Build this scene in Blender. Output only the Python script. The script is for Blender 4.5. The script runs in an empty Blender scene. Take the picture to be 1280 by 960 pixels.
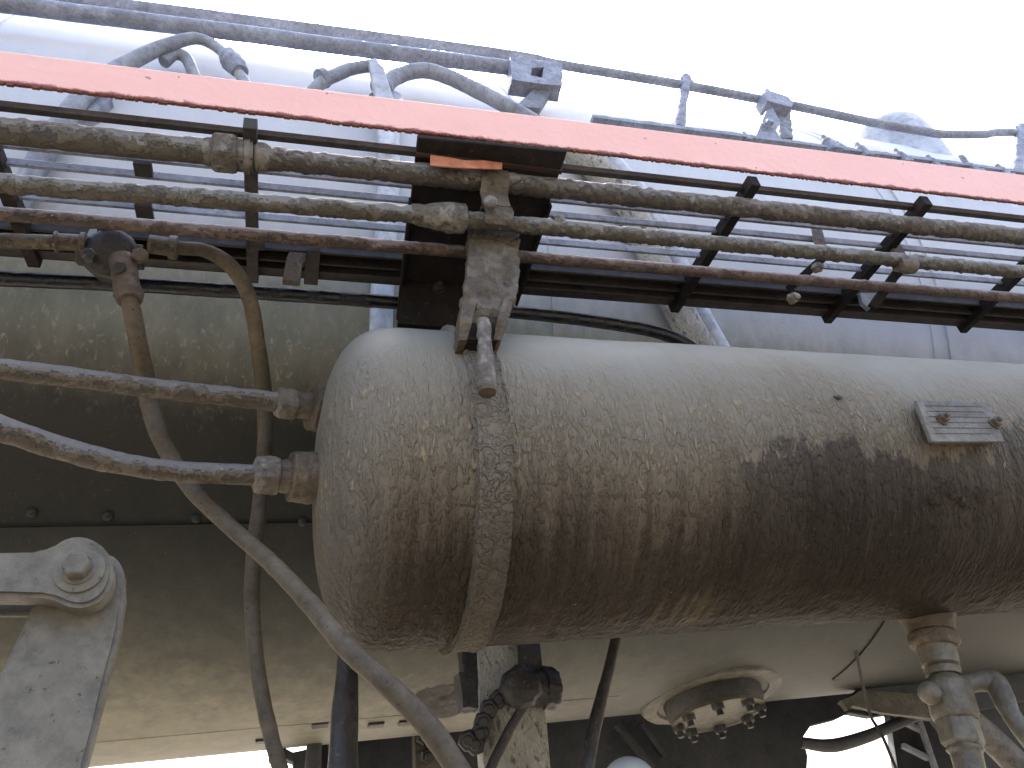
import bpy, math, random
import numpy as np
from mathutils import Vector, Matrix, noise
R = math.radians
sc = bpy.context.scene
COL = sc.collection
random.seed(4)

# ------------------------------------------------------------------ camera
FOC = 950.0 / 1280.0
XA = np.array([3160., -120., -950.]); XA /= np.linalg.norm(XA)
YA = np.array([-320., -740., -950.]); YA -= XA * (XA @ YA); YA /= np.linalg.norm(YA)
ZA = np.cross(XA, YA)
M = np.array([XA, YA, ZA])
cam = bpy.data.cameras.new('camera'); co = bpy.data.objects.new('camera', cam); COL.objects.link(co)
cam.sensor_width = 36.0; cam.lens = 36.0 * FOC; cam.clip_start = 0.02; cam.clip_end = 2000
co.matrix_world = Matrix([list(M[0]) + [0], list(M[1]) + [0], list(M[2]) + [0], [0, 0, 0, 1]])
sc.camera = co

# ------------------------------------------------------------------ light
SUN_EL, SUN_AZ = R(56), R(12)          # sun stands behind the boiler (towards +Y), a little to the right
w = bpy.data.worlds.new('World'); sc.world = w; w.use_nodes = True
nt = w.node_tree; bg = nt.nodes['Background']
sky = nt.nodes.new('ShaderNodeTexSky'); sky.sky_type = 'NISHITA'; sky.sun_disc = False
sky.sun_elevation = SUN_EL; sky.sun_rotation = SUN_AZ; sky.dust_density = 7.0; sky.air_density = .75; sky.ozone_density = .5
nt.links.new(sky.outputs[0], bg.inputs[0]); bg.inputs[1].default_value = 0.15
sd = bpy.data.lights.new('sun', 'SUN'); sd.energy = 4.0; sd.angle = R(0.5); sd.color = (1.0, .94, .85)
so = bpy.data.objects.new('sun', sd); COL.objects.link(so)
sv = Vector((math.sin(SUN_AZ) * math.cos(SUN_EL), math.cos(SUN_AZ) * math.cos(SUN_EL), math.sin(SUN_EL)))
so.rotation_euler = sv.to_track_quat('Z', 'Y').to_euler()
sc.view_settings.view_transform = 'Standard'; sc.view_settings.look = 'None'
sc.view_settings.exposure = 2.65; sc.view_settings.gamma = 1.0
sc.view_settings.use_curve_mapping = False

# ------------------------------------------------------------------ survey helpers (photo direction + real distance -> place)
def ray(px, py): return M @ np.array([px - 640.0, 480.0 - py, -950.0])
def aY(px, py, y): d = ray(px, py); return Vector(d * y / d[1])
def aZ(px, py, z): d = ray(px, py); return Vector(d * z / d[2])
BC = np.array([2.125, 1.517]); BR = 1.05
def onB(px, py, off=0.0):
    d = ray(px, py); a = d[1]**2 + d[2]**2; b = -2 * (d[1] * BC[0] + d[2] * BC[1]); c = BC @ BC - (BR + off)**2
    q = max(b * b - 4 * a * c, 0)
    return Vector(d * (-b - math.sqrt(q)) / (2 * a))
def rad(p, wpx):                        # radius in metres of a round thing wpx pixels thick at p
    return wpx / 2 * (-(M.T @ np.array(p))[2]) / 950.0

# ------------------------------------------------------------------ mesh builder
class MB:
    def __init__(s): s.v = []; s.f = []
    def add(s, vs, fs):
        n = len(s.v); s.v += [Vector(v) for v in vs]; s.f += [[i + n for i in f] for f in fs]; return s
    def prism(s, pts, vec):
        n = len(pts); vec = Vector(vec); pts = [Vector(p) for p in pts]
        vs = pts + [p + vec for p in pts]
        fs = [list(range(n))[::-1], [n + i for i in range(n)]] + [[i, (i + 1) % n, n + (i + 1) % n, n + i] for i in range(n)]
        nrm = sum(((pts[i] - pts[0]).cross(pts[(i + 1) % n] - pts[0]) for i in range(1, n - 1)), Vector())
        if nrm.dot(vec) < 0: fs = [f[::-1] for f in fs]
        return s.add(vs, fs)
    def box(s, c, d, rot=None):
        c = Vector(c); h = Vector(d) / 2; rot = rot or Matrix.Identity(3)
        p = [c + rot @ Vector((sx * h.x, sy * h.y, -h.z)) for sx, sy in ((-1, -1), (1, -1), (1, 1), (-1, 1))]
        return s.prism(p, rot @ Vector((0, 0, 2 * h.z)))
    def beam(s, a, b, w, h, up=(0, 0, 1)):          # rectangular bar from a to b: w sideways, h along 'up'
        a = Vector(a); b = Vector(b); t = (b - a).normalized(); u = Vector(up); sd_ = t.cross(u).normalized(); u = sd_.cross(t)
        p = [a + sd_ * x * w / 2 + u * y * h / 2 for x, y in ((-1, -1), (1, -1), (1, 1), (-1, 1))]
        return s.prism(p, b - a)
    def lathe(s, o, ax, prof, seg=24, ph=0.0, caps=True):
        o = Vector(o); ax = Vector(ax).normalized()
        u = ax.orthogonal().normalized(); 
        ref = Vector((0, 0, 1)) if abs(ax.z) < .9 else Vector((1, 0, 0))
        u = (ref - ax * ref.dot(ax)).normalized(); v = ax.cross(u)
        vs = []; fs = []
        for (t, r) in prof:
            for k in range(seg):
                a = 2 * math.pi * k / seg + ph
                vs.append(o + ax * t + (u * math.cos(a) + v * math.sin(a)) * r)
        m = len(prof)
        for i in range(m - 1):
            for k in range(seg):
                k2 = (k + 1) % seg
                fs.append([i * seg + k, i * seg + k2, (i + 1) * seg + k2, (i + 1) * seg + k])
        if caps: fs.append([k for k in range(seg)][::-1]); fs.append([(m - 1) * seg + k for k in range(seg)])
        return s.add(vs, fs)
    def tube(s, pts, r, seg=18, step=.008, amp=0.0, frq=60.0, smooth=True, sd=0.0, amp2=0.0):
        P = [Vector(p) for p in pts]; n = len(P); rr = r if isinstance(r, (list, tuple)) else [r] * n
        out = []; ro = []
        for i in range(n - 1):
            p0 = P[max(i - 1, 0)]; p1 = P[i]; p2 = P[i + 1]; p3 = P[min(i + 2, n - 1)]
            if i == 0: p0 = 2 * p1 - p2
            if i == n - 2: p3 = 2 * p2 - p1
            L = (p2 - p1).length; k = max(2, int(L / step))
            for j in range(k):
                t = j / k
                if smooth:
                    q = .5 * ((2 * p1) + (p2 - p0) * t + (2 * p0 - 5 * p1 + 4 * p2 - p3) * t * t + (3 * p1 - p0 - 3 * p2 + p3) * t**3)
                else: q = p1.lerp(p2, t)
                out.append(q); ro.append(rr[i] * (1 - t) + rr[i + 1] * t)
        out.append(P[-1]); ro.append(rr[-1])
        m = len(out); vs = []; fs = []
        T = (out[1] - out[0]).normalized(); U = Vector((0, 0, 1)); U = (U - T * U.dot(T))
        if U.length < .1: U = T.orthogonal()
        U.normalize()
        for i in range(m):
            T = (out[min(i + 1, m - 1)] - out[max(i - 1, 0)]).normalized()
            U = (U - T * U.dot(T)).normalized(); V = T.cross(U)
            for k in range(seg):
                a = 2 * math.pi * k / seg; d = U * math.cos(a) + V * math.sin(a); q = out[i] + d * ro[i]
                if amp:
                    x = noise.noise(q * frq + Vector((sd, 0, 0)))
                    y = noise.noise(q * frq * .33 + Vector((0, sd, 7)))
                    fl = max(0.0, min(1.0, (y + .35 * x) * 7))      # flake plateaus of old paint
                    e = amp * (.7 * x + .8 * fl)
                    if amp2: e += amp2 * max(0, noise.noise(q * frq * 1.9 + Vector((3, sd, 0))))* max(0, -d.z + .2)
                    q = q + d * e
                vs.append(q)
        for i in range(m - 1):
            for k in range(seg):
                k2 = (k + 1) % seg
                fs.append([i * seg + k, i * seg + k2, (i + 1) * seg + k2, (i + 1) * seg + k])
        fs.append(list(range(seg))[::-1]); fs.append([(m - 1) * seg + k for k in range(seg)])
        return s.add(vs, fs)
    def build(s, name, mat, parent=None, bev=0.0, rough=None, ang=38):
        me = bpy.data.meshes.new(name); me.from_pydata([tuple(v) for v in s.v], [], s.f); me.update()
        o = bpy.data.objects.new(name, me); COL.objects.link(o)
        me.materials.append(mat)
        me.shade_smooth(); me.set_sharp_from_angle(angle=R(ang))
        if rough:
            sub, amp, frq = rough
            import bmesh
            bm = bmesh.new(); bm.from_mesh(me)
            if bev: bmesh.ops.bevel(bm, geom=[e for e in bm.edges if len(e.link_faces) == 2 and e.calc_face_angle(0) > .5], offset=bev, segments=2, affect='EDGES')
            for _ in range(8):
                es = [e for e in bm.edges if e.calc_length() > sub]
                if not es: break
                bmesh.ops.subdivide_edges(bm, edges=es, cuts=1, use_grid_fill=True)
            bmesh.ops.triangulate(bm, faces=[f for f in bm.faces if len(f.verts) > 4])
            bm.normal_update()
            for v in bm.verts:
                q = v.co
                v.co = q + v.normal * amp * (noise.noise(q * frq) + .6 * noise.noise(q * frq * 2.7) + .8 * max(0, min(1, noise.noise(q * frq * .4) * 8)))
            bm.to_mesh(me); bm.free(); me.shade_smooth(); me.set_sharp_from_angle(angle=R(50))
        elif bev:
            b = o.modifiers.new('bevel', 'BEVEL'); b.width = bev; b.segments = 2; b.limit_method = 'ANGLE'; b.angle_limit = R(35)
        if parent is not None:
            o.parent = parent; o.matrix_parent_inverse = parent.matrix_world.inverted()
        return o

def thing(name, loc, label, cat, group=None, kind=None):
    o = bpy.data.objects.new(name, None); COL.objects.link(o); o.location = Vector(loc); o.empty_display_size = .05
    bpy.context.view_layer.update()
    tag(o, label, cat, group, kind); return o
def tag(o, label=None, cat=None, group=None, kind=None):
    if label: o['label'] = label
    if cat: o['category'] = cat
    if group: o['group'] = group
    if kind: o['kind'] = kind
    return o
def hexbolt(o, ax, r, h, washer=0, stud=0):
    m = MB(); t = 0
    if washer: m.lathe(o, ax, [(0, washer), (.0025, washer)], 24); t = .0025
    m.lathe(o, ax, [(t, r), (t + h * .85, r), (t + h, r * .86)], 6, ph=random.random())
    if stud: m.lathe(o, ax, [(t, r * .5), (t + h + stud, r * .5), (t + h + stud + .001, r * .4)], 14)
    return m

# ------------------------------------------------------------------ materials
def ramp(nt, fac, stops, interp='LINEAR'):
    r = nt.nodes.new('ShaderNodeValToRGB'); r.color_ramp.interpolation = interp
    el = r.color_ramp.elements
    while len(el) > 1: el.remove(el[-1])
    el[0].position = stops[0][0]; el[0].color = stops[0][1]
    for p, c in stops[1:]:
        e = el.new(p); e.color = c
    nt.links.new(fac, r.inputs[0]); return r.outputs[0]
def g(v): return (v, v, v, 1)
def c3(t): return (t[0], t[1], t[2], 1)
class NT:
    def __init__(s, name):
        s.m = bpy.data.materials.new(name); s.m.use_nodes = True; s.t = s.m.node_tree
        s.p = s.t.nodes['Principled BSDF']; s.tc = s.t.nodes.new('ShaderNodeTexCoord')
    def L(s, a, b): s.t.links.new(a, b)
    def mp(s, sc_=(1, 1, 1), loc=(0, 0, 0)):
        n = s.t.nodes.new('ShaderNodeMapping'); s.L(s.tc.outputs['Object'], n.inputs[0]); n.inputs['Scale'].default_value = sc_; n.inputs['Location'].default_value = loc; return n.outputs[0]
    def noi(s, sc_, det=8, rou=.6, vec=None, dist=0.0):
        n = s.t.nodes.new('ShaderNodeTexNoise'); n.inputs['Scale'].default_value = sc_; n.inputs['Detail'].default_value = det
        n.inputs['Roughness'].default_value = rou; n.inputs['Distortion'].default_value = dist
        s.L(vec or s.tc.outputs['Object'], n.inputs['Vector']); return n.outputs[0]
    def vor(s, sc_, feat='DISTANCE_TO_EDGE', vec=None):
        n = s.t.nodes.new('ShaderNodeTexVoronoi'); n.feature = feat; n.inputs['Scale'].default_value = sc_
        s.L(vec or s.tc.outputs['Object'], n.inputs['Vector']); return n.outputs[0]
    def ma(s, op, a, b=None, c=None, clamp=False):
        n = s.t.nodes.new('ShaderNodeMath'); n.operation = op; n.use_clamp = clamp
        for i, x in enumerate((a, b, c)):
            if x is None: continue
            if isinstance(x, (int, float)): n.inputs[i].default_value = x
            else: s.L(x, n.inputs[i])
        return n.outputs[0]
    def mix(s, f, a, b):
        n = s.t.nodes.new('ShaderNodeMix'); n.data_type = 'RGBA'
        if isinstance(f, (int, float)): n.inputs[0].default_value = f
        else: s.L(f, n.inputs[0])
        for i, x in ((6, a), (7, b)):
            if isinstance(x, tuple): n.inputs[i].default_value = c3(x)
            else: s.L(x, n.inputs[i])
        return n.outputs[2]
    def sep(s):
        n = s.t.nodes.new('ShaderNodeSeparateXYZ'); s.L(s.tc.outputs['Object'], n.inputs[0]); return n.outputs
    def bump(s, h, dist, strength=1.0, prev=None):
        n = s.t.nodes.new('ShaderNodeBump'); n.inputs['Distance'].default_value = dist; n.inputs['Strength'].default_value = strength
        s.L(h, n.inputs['Height'])
        if prev is not None: s.L(prev, n.inputs['Normal'])
        return n.outputs[0]
    def fin(s, col, rough, nrm=None, metal=0.0, spec=.5):
        if isinstance(col, tuple): s.p.inputs['Base Color'].default_value = c3(col)
        else: s.L(col, s.p.inputs['Base Color'])
        if isinstance(rough, (int, float)): s.p.inputs['Roughness'].default_value = rough
        else: s.L(rough, s.p.inputs['Roughness'])
        if nrm is not None: s.L(nrm, s.p.inputs['Normal'])
        s.p.inputs['Metallic'].default_value = metal; s.p.inputs['Specular IOR Level'].default_value = spec
        return s.m

def worn(name, a, b, d, big=9, thr=.5, soft=.05, fine=90, bd=.002, rough=.55, vec=(1, 1, 1), spec=.5, speck=.62):
    """old paint a, flaked or caked areas b, dark specks d"""
    n = NT(name); v = n.mp(vec)
    N1 = n.noi(big, 10, .68, v, .3); N2 = n.noi(fine, 6, .6, v); N3 = n.noi(big * .35, 5, .6, v)
    m1 = ramp(n.t, N1, [(thr - soft, g(0)), (thr + soft, g(1))])
    col = n.mix(m1, a, b)
    tint = ramp(n.t, N3, [(.3, g(.72)), (.7, g(1.25))])
    mm = n.t.nodes.new('ShaderNodeMix'); mm.data_type = 'RGBA'; mm.blend_type = 'MULTIPLY'; mm.inputs[0].default_value = 1
    n.L(col, mm.inputs[6]); n.L(tint, mm.inputs[7]); col = mm.outputs[2]
    mo = ramp(n.t, n.noi(big * 3.3, 6, .75, v), [(.36, g(.62)), (.5, g(1.0)), (.66, g(1.28))])
    m9 = n.t.nodes.new('ShaderNodeMix'); m9.data_type = 'RGBA'; m9.blend_type = 'MULTIPLY'; m9.inputs[0].default_value = .8
    n.L(col, m9.inputs[6]); n.L(mo, m9.inputs[7]); col = m9.outputs[2]
    m2 = ramp(n.t, N2, [(speck, g(0)), (speck + .06, g(1))])
    col = n.mix(m2, col, d)
    hgt = n.ma('ADD', n.ma('MULTIPLY', m1, -.6), n.ma('MULTIPLY', N2, .7))
    nr = n.bump(hgt, bd)
    ro = n.ma('ADD', n.ma('MULTIPLY', N1, .25), rough - .12)
    return n.fin(col, ro, nr, spec=spec)

# peeling pipe paint: ragged flakes, plus lit top and shaded underside painted in by surface normal
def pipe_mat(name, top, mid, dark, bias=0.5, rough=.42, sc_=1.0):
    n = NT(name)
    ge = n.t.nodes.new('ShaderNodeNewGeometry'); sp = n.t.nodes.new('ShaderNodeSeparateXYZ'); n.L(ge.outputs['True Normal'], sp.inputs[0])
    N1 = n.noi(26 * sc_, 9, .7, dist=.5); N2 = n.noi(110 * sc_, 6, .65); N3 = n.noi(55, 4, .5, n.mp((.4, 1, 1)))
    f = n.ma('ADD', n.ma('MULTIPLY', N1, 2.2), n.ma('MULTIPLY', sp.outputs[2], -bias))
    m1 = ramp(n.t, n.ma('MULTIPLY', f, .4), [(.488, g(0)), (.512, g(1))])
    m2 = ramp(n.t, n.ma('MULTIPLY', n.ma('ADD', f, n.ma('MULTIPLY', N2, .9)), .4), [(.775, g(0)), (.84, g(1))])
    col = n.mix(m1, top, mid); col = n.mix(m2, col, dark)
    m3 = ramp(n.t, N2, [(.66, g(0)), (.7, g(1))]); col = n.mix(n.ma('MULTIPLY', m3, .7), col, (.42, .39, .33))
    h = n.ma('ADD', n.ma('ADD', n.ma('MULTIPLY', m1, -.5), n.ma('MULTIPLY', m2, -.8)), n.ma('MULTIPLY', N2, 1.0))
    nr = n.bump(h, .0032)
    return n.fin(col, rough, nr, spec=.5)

M_pipe = pipe_mat('peeling pipe paint with painted light', (.20, .195, .185), (.115, .098, .073), (.08, .066, .048), .62)
M_pipe2 = pipe_mat('peeling olive pipe paint with painted light', (.19, .187, .168), (.112, .098, .068), (.08, .067, .045), .62)
M_rust = pipe_mat('rusty brown pipe with painted light', (.22, .18, .16), (.12, .075, .052), (.06, .038, .027), .5, .45)
M_black = worn('black tarred pipe', (.005, .007, .012), (.012, .014, .02), (.05, .05, .055), 30, .6, .05, 120, .0012, .3)
M_hose = worn('dusty brown hose', (.14, .12, .095), (.07, .06, .05), (.035, .03, .024), 22, .55, .08, 140, .001, .5)
M_hoseg = worn('grey rubber hose', (.075, .058, .036), (.11, .088, .058), (.035, .027, .02), 14, .5, .12, 160, .0009, .62, spec=.3)
M_slat = worn('slate grey bar paint', (.24, .26, .29), (.16, .17, .18), (.07, .065, .065), 18, .52, .1, 120, .0008, .42)
M_slatb = worn('rusty brown bar paint', (.050, .044, .040), (.034, .030, .028), (.026, .022, .02), 18, .5, .12, 120, .0008, .6, spec=.3)
M_plate = worn('dark brown sooty plate', (.016, .013, .012), (.026, .021, .018), (.05, .038, .03), 10, .55, .1, 90, .0012, .75, spec=.2)
M_brack = worn('peeling tan bracket paint', (.115, .093, .063), (.075, .058, .038), (.03, .023, .016), 30, .55, .1, 75, .004, .55)
M_nut = worn('caked grey fitting', (.20, .18, .145), (.11, .09, .065), (.045, .036, .025), 30, .52, .06, 90, .003, .55)
M_nutb = worn('brown caked fitting', (.125, .095, .06), (.085, .06, .038), (.05, .04, .03), 30, .5, .08, 90, .003, .5)
M_dark = worn('oily black iron', (.022, .02, .018), (.045, .038, .03), (.09, .075, .06), 20, .56, .08, 90, .002, .45)
M_plategrey = worn('dull grey data plate', (.16, .15, .13), (.13, .115, .09), (.06, .05, .035), 25, .5, .1, 150, .001, .6)
M_lever = worn('cream grey lever paint', (.18, .16, .118), (.125, .106, .074), (.055, .042, .026), 11, .56, .16, 130, .0018, .6, speck=.64)
M_col = worn('pale flaked post paint', (.36, .345, .29), (.15, .14, .11), (.07, .06, .045), 55, .6, .04, 160, .003, .6, (1, 1, .45))
M_orange = worn('orange faded paint', (.55, .22, .10), (.48, .17, .08), (.15, .06, .03), 20, .5, .1, 80, .001, .5, speck=.7)
M_lip = worn('dark reddish brown plate', (.05, .028, .022), (.035, .022, .018), (.09, .05, .035), 14, .5, .1, 90, .0012, .7, spec=.25)
M_rustedge = worn('dark rust', (.13, .045, .03), (.20, .07, .04), (.06, .03, .02), 40, .5, .1, 80, .001, .7)
M_wash = worn('blue grey paint paled by glare', (.50, .53, .58), (.40, .43, .48), (.2, .2, .22), 10, .5, .2, 120, .0008, .4, speck=.7)  # lightened so the colour itself carries the glare
M_bent = worn('bent pipe paint with glare veil', (.30, .32, .37), (.23, .25, .29), (.12, .12, .14), 14, .5, .15, 120, .001, .5)  # backlight veil painted in as a lighter blue grey
M_rail = worn('weathered rail with blue glare veil', (.29, .32, .39), (.23, .25, .31), (.15, .16, .20), 30, .5, .1, 140, .002, .5, speck=.66)  # sky reflection and glare mixed into the rail colour
M_flange = worn('pale greasy flange', (.11, .10, .072), (.065, .058, .042), (.03, .026, .02), 16, .52, .1, 120, .002, .5)
M_frame = worn('sooty blue black frame', (.03, .033, .038), (.05, .052, .055), (.02, .02, .02), 6, .5, .2, 60, .002, .6)
M_valve = worn('cream brown valve paint', (.14, .12, .082), (.09, .075, .05), (.04, .03, .02), 22, .53, .08, 120, .0015, .42, speck=.66)

def red_mat():
    n = NT('red paint with pale glare wash'); N1 = n.noi(6, 5, .6); N2 = n.noi(60, 5, .6)
    col = n.mix(ramp(n.t, N1, [(.3, g(0)), (.7, g(1))]), (.82, .43, .34), (.86, .48, .39))  # red lightened to pink: overexposure and flare put into the colour
    col = n.mix(ramp(n.t, N2, [(.70, g(0)), (.74, g(1))]), col, (.22, .06, .045))
    scu = ramp(n.t, n.noi(28, 8, .75, n.mp((.35, 1, 1)), .5), [(.60, g(0)), (.72, g(1))]); col = n.mix(n.ma('MULTIPLY', scu, .45), col, (.50, .30, .25))
    col = n.mix(n.ma('MULTIPLY', ramp(n.t, n.noi(48, 3, .5), [(.72, g(0)), (.735, g(1))]), .8), col, (.30, .15, .12))
    xyz = n.sep(); z = n.ma('SUBTRACT', xyz[2], n.ma('MULTIPLY', n.ma('SUBTRACT', xyz[0], 1.0), .024))                                        # rusty bare lower rim
    rim = ramp(n.t, n.ma('ADD', n.ma('SUBTRACT', z, 1.010), n.ma('MULTIPLY', n.ma('SUBTRACT', n.noi(45, 6, .7), .5), .022)), [(.0, g(1)), (.0016, g(0))])
    col = n.mix(rim, col, (.22, .055, .03))
    return n.fin(col, .45, n.bump(n.ma('ADD', N2, n.ma('MULTIPLY', N1, 4.0)), .001))
M_red = red_mat()

def boiler_mat():
    n = NT('dusty boiler paint with painted light'); X, Y, Z = n.sep()
    big = n.noi(2.2, 6, .6); med = n.noi(9, 8, .65, n.mp((1, 1, .6))); st = n.noi(16, 6, .6, n.mp((1.6, 1.6, .12))); fine = n.noi(130, 5, .6); sct = n.noi(38, 7, .8, dist=1.2)
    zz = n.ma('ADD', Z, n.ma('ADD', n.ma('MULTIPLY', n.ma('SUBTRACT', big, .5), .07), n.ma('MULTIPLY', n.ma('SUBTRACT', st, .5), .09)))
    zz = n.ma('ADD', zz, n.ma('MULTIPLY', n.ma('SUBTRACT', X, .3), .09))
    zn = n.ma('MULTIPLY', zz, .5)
    col = ramp(n.t, zn, [(.22, c3((.23, .22, .17))), (.238, c3((.145, .138, .108))), (.258, c3((.075, .073, .058))), (.29, c3((.032, .034, .028))), (.335, c3((.015, .016, .013))), (.415, c3((.020, .020, .016))),  # pale belly stops: dust plus ground bounce painted in
                         (.455, c3((.11, .10, .068))), (.53, c3((.22, .205, .145))), (.555, c3((.30, .30, .28))), (.60, c3((.44, .45, .47))), (.8, c3((.56, .59, .64)))])  # upper blue-white stops hold sky glare as colour
    blo = ramp(n.t, n.noi(16, 9, .72, n.mp((1, 1, .45))), [(.36, c3((.74, .78, .74))), (.64, c3((1.22, 1.17, 1.10)))])
    mm = n.t.nodes.new('ShaderNodeMix'); mm.data_type = 'RGBA'; mm.blend_type = 'MULTIPLY'; mm.inputs[0].default_value = 1
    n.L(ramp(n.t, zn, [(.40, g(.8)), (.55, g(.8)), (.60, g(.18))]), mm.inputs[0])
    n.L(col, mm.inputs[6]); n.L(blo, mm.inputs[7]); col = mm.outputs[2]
    col = n.mix(n.ma('MULTIPLY', ramp(n.t, sct, [(.70, g(0)), (.72, g(1))]), .5), col, (.06, .045, .035))
    col = n.mix(n.ma('MULTIPLY', ramp(n.t, fine, [(.62, g(0)), (.72, g(1))]), .10), col, (.30, .28, .22))
    scr = ramp(n.t, n.noi(70, 5, .7, n.mp((1.3, 1.3, .3)), .6), [(.56, g(0)), (.68, g(1))])
    band = ramp(n.t, zn, [(.40, g(0)), (.46, g(1)), (.56, g(1)), (.60, g(0))])
    col = n.mix(n.ma('MULTIPLY', n.ma('MULTIPLY', scr, band), .55), col, (.34, .30, .21))
    spd = ramp(n.t, n.noi(75, 4, .7), [(.66, g(0)), (.70, g(1))])
    col = n.mix(n.ma('MULTIPLY', n.ma('MULTIPLY', spd, ramp(n.t, zn, [(.27, g(1)), (.30, g(0))])), .6), col, (.06, .045, .03))
    h = n.ma('ADD', n.ma('MULTIPLY', fine, .35), n.ma('MULTIPLY', sct, .5))
    return n.fin(col, .5, n.bump(h, .0018), spec=.4)
M_boil = boiler_mat()

def tank_mat(strap=False):
    n = NT('tank strap paint' if strap else 'weathered tank paint'); X, Y, Z = n.sep()
    big = n.noi(3.2, 4, .5); st = n.noi(30, 6, .6, n.mp((2.2, .06, .06))); edge = n.noi(10, 9, .68, n.mp((1, 1, .5))); fine = n.noi(150, 6, .65)
    wr = n.noi(150, 3, .5, n.mp((1, .42, .42)))
    # dirt line: height above which the paint is still clean
    lift = n.ma('MULTIPLY', ramp(n.t, n.ma('ADD', X, n.ma('MULTIPLY', n.ma('SUBTRACT', edge, .5), .14)), [(.42, g(0)), (.80, g(1)), (.99, g(1))]), -.02)
    zz = n.ma('ADD', Z, n.ma('MULTIPLY', n.ma('SUBTRACT', big, .5), .16))
    zz = n.ma('ADD', zz, n.ma('MULTIPLY', n.ma('SUBTRACT', st, .5), .13))
    zz = n.ma('ADD', zz, n.ma('MULTIPLY', n.ma('SUBTRACT', edge, .5), .10))
    zz = n.ma('ADD', zz, lift)
    a = ramp(n.t, zz, [(.30, c3((.13, .10, .06))), (.335, c3((.045, .037, .028))), (.39, c3((.055, .044, .032))), (.44, c3((.11, .088, .062))), (.50, c3((.17, .142, .10))), (.61, c3((.205, .18, .132))), (.72, c3((.235, .235, .20))), (.82, c3((.245, .26, .24)))])
    # wet oily stain with a sharp ragged upper edge, on the right half only
    s_in = n.ma('MULTIPLY', ramp(n.t, n.ma('ADD', X, n.ma('MULTIPLY', edge, .1)), [(.66, g(0)), (.71, g(1))]),
                ramp(n.t, n.ma('SUBTRACT', n.ma('ADD', Z, n.ma('MULTIPLY', n.ma('SUBTRACT', edge, .5), .26)), n.ma('MULTIPLY', n.ma('SUBTRACT', n.noi(5.0, 2, .5, n.mp((1, 0, 0), (3.3, 0, 0))), .5), .30)), [(.525, g(1)), (.532, g(0))]))
    col = n.mix(n.ma('MULTIPLY', s_in, .88), a, ramp(n.t, zz, [(.38, c3((.038, .030, .023))), (.46, c3((.058, .046, .035))), (.56, c3((.082, .067, .052)))]))
    col = n.mix(n.ma('MULTIPLY', n.ma('MULTIPLY', ramp(n.t, st, [(.52, g(0)), (.66, g(1))]), ramp(n.t, zz, [(.42, g(.1)), (.52, g(1))])), .22), col, (.15, .115, .075))
    # end cap greyer
    cap = ramp(n.t, n.ma('ADD', X, n.ma('MULTIPLY', n.ma('SUBTRACT', edge, .5), .12)), [(.075, g(1)), (.15, g(0))])
    col = n.mix(n.ma('MULTIPLY', cap, .5), col, (.13, .125, .11))
    sp_ = ramp(n.t, n.noi(230, 4, .65), [(.65, g(0)), (.71, g(1))])
    low = ramp(n.t, zz, [(.36, g(1)), (.68, g(.05))])
    col = n.mix(n.ma('MULTIPLY', n.ma('MULTIPLY', sp_, low), .5), col, (.20, .16, .105))
    ch = ramp(n.t, n.noi(30, 6, .75, dist=.8), [(.76, g(0)), (.775, g(1))])
    col = n.mix(n.ma('MULTIPLY', ch, .5), col, (.05, .04, .035))
    wrm = ramp(n.t, zz, [(.54, g(1)), (.68, g(.0))])
    if strap: wrm = ramp(n.t, Z, [(.2, g(.8)), (.68, g(1)), (.74, g(.3))])
    ridge = ramp(n.t, wr, [(.42, g(0)), (.68, g(1))])
    col = n.mix(n.ma('MULTIPLY', ramp(n.t, n.ma('MULTIPLY', wr, ramp(n.t, zz, [(.44, g(.5)), (.50, g(1)), (.60, g(1)), (.68, g(.5))])), [(.60, g(0)), (.66, g(1))]), .5), col, (.34, .26, .16))
    if strap:
        wv = n.noi(85, 2, .4, n.mp((1, 1, 1)), .8); ridge = ramp(n.t, wv, [(.36, g(0)), (.5, g(1)), (.64, g(0))])
        col = n.mix(.5, col, (.17, .15, .12))
    nr = n.bump(n.ma('MULTIPLY', ridge, wrm), .0034 if strap else .005)
    nr = n.bump(n.ma('ADD', n.ma('MULTIPLY', fine, n.ma('ADD', n.ma('MULTIPLY', low, 1.0), .22)), n.ma('MULTIPLY', s_in, .25)), .0024, 1.0, nr)
    ro = n.ma('SUBTRACT', .50, n.ma('MULTIPLY', low, .14))
    n.fin(col, ro, nr, spec=.16)
    n.L(n.ma('ADD', n.ma('MULTIPLY', n.ma('SUBTRACT', 1.06, low), .22), n.ma('MULTIPLY', sp_, n.ma('MULTIPLY', low, .5))), n.p.inputs['Specular IOR Level'])
    return n.m
M_tank = tank_mat(); M_strap = tank_mat(True)

def ground_mat():
    n = NT('pale gravel'); a = n.noi(3, 8, .6); b = n.noi(60, 6, .6)
    col = ramp(n.t, a, [(.3, c3((.075, .068, .055))), (.7, c3((.12, .108, .088)))])
    return n.fin(col, .9, n.bump(b, .02))
def glass_mat():
    n = NT('pale lamp glass'); return n.fin((.62, .68, .74), .12)

# ------------------------------------------------------------------ ground
gr = MB(); N = 40; S = 400
vs = []; fs = []
for i in range(N + 1):
    for j in range(N + 1):
        x = -S + 2 * S * i / N; y = -S + 2 * S * j / N
        vs.append((x, y, -1.6 + .03 * noise.noise(Vector((x, y, 0)))))
for i in range(N):
    for j in range(N):
        a = i * (N + 1) + j; fs.append([a, a + N + 1, a + N + 2, a + 1])
tag(gr.add(vs, fs).build('ground', ground_mat()), kind='structure')

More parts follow.
